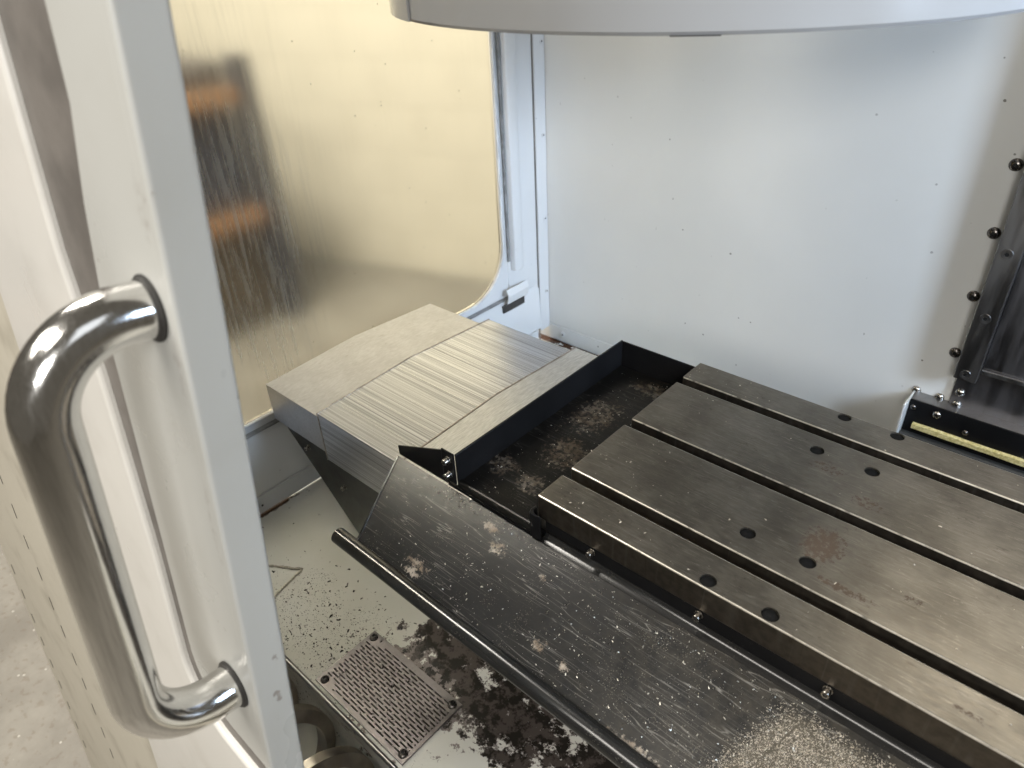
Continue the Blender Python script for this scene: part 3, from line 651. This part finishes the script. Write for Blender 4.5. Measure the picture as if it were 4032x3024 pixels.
for e, nx in ((0, 1), (-1, -2)):
    d = (Vector(hp[nx])-Vector(hp[e])).normalized(); p = Vector(hp[e])
    c = MB().tube([p+d*.0004, p+d*.0016, p+d*.0018, p+d*.0030], [.0176, .0176, .0166, .0163], 32).build('collar', 'rubber', hd_o, True)
    bpy.context.view_layer.update(); c.matrix_parent_inverse = hd_o.matrix_world.inverted()

fpn = thing('front_panel', (-0.2, -0.36, -0.5), 'white fixed front panel left of the sliding door', 'panel')
fp_poly = [(-0.3035, 0.80), (-0.3035, -0.62), (0.014, -0.62), (0.014, -0.0565)]+rounded([(0.014, -0.0565, 0), (-0.101, -0.0565, 0.055), (-0.101, 0.80, 0)])[1:-1]+[(-0.101, 0.10), (-0.112, 0.24), (-0.128, 0.32), (-0.132, 0.80)]
fprism(fp_poly, -0.012, 0.002).build('sheet', 'front_paint', fpn, bevel=.003, seg=3)
seal = [(-0.14, 0.80), (-0.14, -0.075), (0.012, -0.075), (0.012, -0.02), (-0.03, 0.10), (-0.03, 0.80)]
fprism(seal, -0.010, -0.0035).build('door_seal', 'seal_grey', fpn)
fsh = thing('skirt_panel', (-0.6, -0.38, -0.95), 'beige stained panel with a row of short slits beside the concrete floor', 'panel')
fprism([(-0.3055, 0.80), (-0.3055, -0.95), (-0.885, -0.95), (-0.93, 0.80)], -0.012, 0.0005).build('sheet', 'sheet_paint', fsh, bevel=.002)
for i, (x, z) in enumerate([(-0.632, -0.152), (-0.631, -0.204), (-0.619, -0.253), (-0.615, -0.306), (-0.606, -0.354), (-0.601, -0.407), (-0.595, -0.455), (-0.595, -0.512), (-0.590, -0.562), (-0.584, -0.608), (-0.64, -0.10), (-0.578, -0.66)]):
    fprism([(x-.0012, z-.011), (x+.0012, z-.012), (x+.0008, z+.011), (x-.0016, z+.011)], 0.0004, 0.0009).build('slit', 'slit_dark', fsh)
for i in range(9):
    z = -0.40-i*.055; x = -0.862+.002*i
    fprism([(x-.002, z-.010), (x+.002, z-.010), (x+.002, z+.010), (x-.002, z+.010)], 0.0004, 0.0009).build('slit', 'slit_dark', fsh)
MB().box(-0.93, 0.5, -0.33, -0.20, -1.0, -0.45).build('base_frame', 'sheet_paint', fsh)

# ------------------------------------------------------------------ chips and swarf
def chips(name, mat, place, n, smin, smax, label, curl=0.5, seed=1):
    R = random.Random(seed); m = MB(); c = 0; tries = 0
    while c < n and tries < n*30:
        tries += 1
        q = place(R)
        if q is None: continue
        p, up = q; s = smin+(smax-smin)*R.random()**3.2; a = R.uniform(0, 6.283); L = s*R.uniform(.8, 2.2); w = s*R.uniform(.35, .7)
        up = Vector(up).normalized(); u = up.orthogonal().normalized(); v = up.cross(u); dx = u*math.cos(a)+v*math.sin(a); dy = up.cross(dx)
        h = s*R.uniform(.2, .6)*(1+curl)
        p = Vector(p)
        pts = [p-dx*L/2-dy*w/2, p-dx*L/2+dy*w/2, p+dx*L*.1+dy*w/2+up*h, p+dx*L*.1-dy*w/2+up*h*R.uniform(.5, 1), p+dx*L/2+dy*w*.4+up*h*R.uniform(0, .5), p+dx*L/2-dy*w*.4]
        m.add(pts, [(0, 1, 2, 3), (3, 2, 4, 5), (0, 3, 5), (1, 4, 2)]); c += 1
    o = m.build(name, mat); tag(o, label, name.replace('_', ' '), kind='stuff'); return o
def on_apron(R):
    x = R.uniform(-0.19, 0.36); d = R.uniform(0.006, 0.112)
    if R.random() > 0.25+0.75*min(1, max(0, (x+0.08)/0.25)): return None
    if x < -0.212+d*.29+.004: return None
    return AP(x, d, .0001), (0, -math.sin(TH), math.cos(TH))
chips('apron_chips', 'chip_metal', on_apron, 1500, .00026, .0014, 'tiny bright metal chips scattered over the black apron', seed=3)
def bed(R):
    x = R.uniform(0.205, 0.45); d = R.uniform(0.006, 0.112)
    e1 = 0.274-0.36*d; e2 = 0.293-0.34*d
    if x < e1-.004*abs(R.gauss(0, 1)): return None
    if R.random() > .55+.45*min(1, max(0, (x-e1)/.012)): return None
    if d < .009+.022*R.random()**2: return None
    if e2-.0025 < x < e2-.0007 and R.random() < .8: return None
    dens = 1.0 if x > e2 or d > .03 else .75
    if R.random() > dens: return None
    h = .0005*R.random()*min(1, max(0, (x-e1)/.01))
    return AP(x, d, h), (0, -math.sin(TH), math.cos(TH))
chips('chip_bed', 'chip_pale', bed, 30000, .0003, .0007, 'pale granular swarf heaped on the apron at the lower right', 0.4, 5)
def on_tray(R): return ((R.uniform(-0.108, -0.004), R.uniform(0.004, 0.300), -0.0424), (0, 0, 1))
chips('tray_chips', 'chip_metal', on_tray, 120, .0004, .0014, 'few tiny chips lying in the black end tray', seed=8)
def on_table(R):
    x = abs(R.gauss(0.03, 0.06)) if R.random() < .6 else R.uniform(0.005, 0.45); y = R.choice([R.uniform(.002, .037), R.uniform(.055, .147), R.uniform(.055, .10), R.uniform(.165, .25), R.uniform(.275, .31)])
    if any((x-a)**2+(y-b)**2 < .0001 for a, b in HOLES): return None
    return (x, y, .0001), (0, 0, 1)
chips('table_chips', 'chip_pale', on_table, 110, .0006, .0017, 'few tiny chips lying on the grey machine table', seed=9)
def on_grate(R): return ((R.uniform(-0.225, -0.070), R.uniform(-0.170, -0.083), ZF+.0031), (0, 0, 1))
chips('strainer_chips', 'chip_dark', on_grate, 120, .0006, .0024, 'dark wet chips caught on the slotted strainer', 1.0, 12)
def on_pan(R):
    x = R.gauss(-0.29, 0.07) if R.random() < .75 else R.uniform(-.45, .1); y = R.uniform(-0.175, -0.03)
    if x < XW+.03 or (-0.235 < x < -0.062 and -0.177 < y < -0.077): return None
    return (x, y, ZF+.0001), (0, 0, 1)
chips('pan_chips', 'chip_dark', on_pan, 240, .0008, .0034, 'dark chips strewn on the white pan floor', .6, 14)
def near_bolts(R):
    if R.random() < .5: return (AP(R.uniform(-.135, -.09), R.uniform(.004, .02), .0002), (0, -.4, .9))
    return (AP(R.uniform(-.10, .01), R.uniform(.004, .014), .0002), (0, -.4, .9))
chips('flange_chips', 'chip_metal', near_bolts, 70, .0005, .0022, 'bright chips gathered along the fold below the tray', seed=21)

SC.render.engine = 'CYCLES'
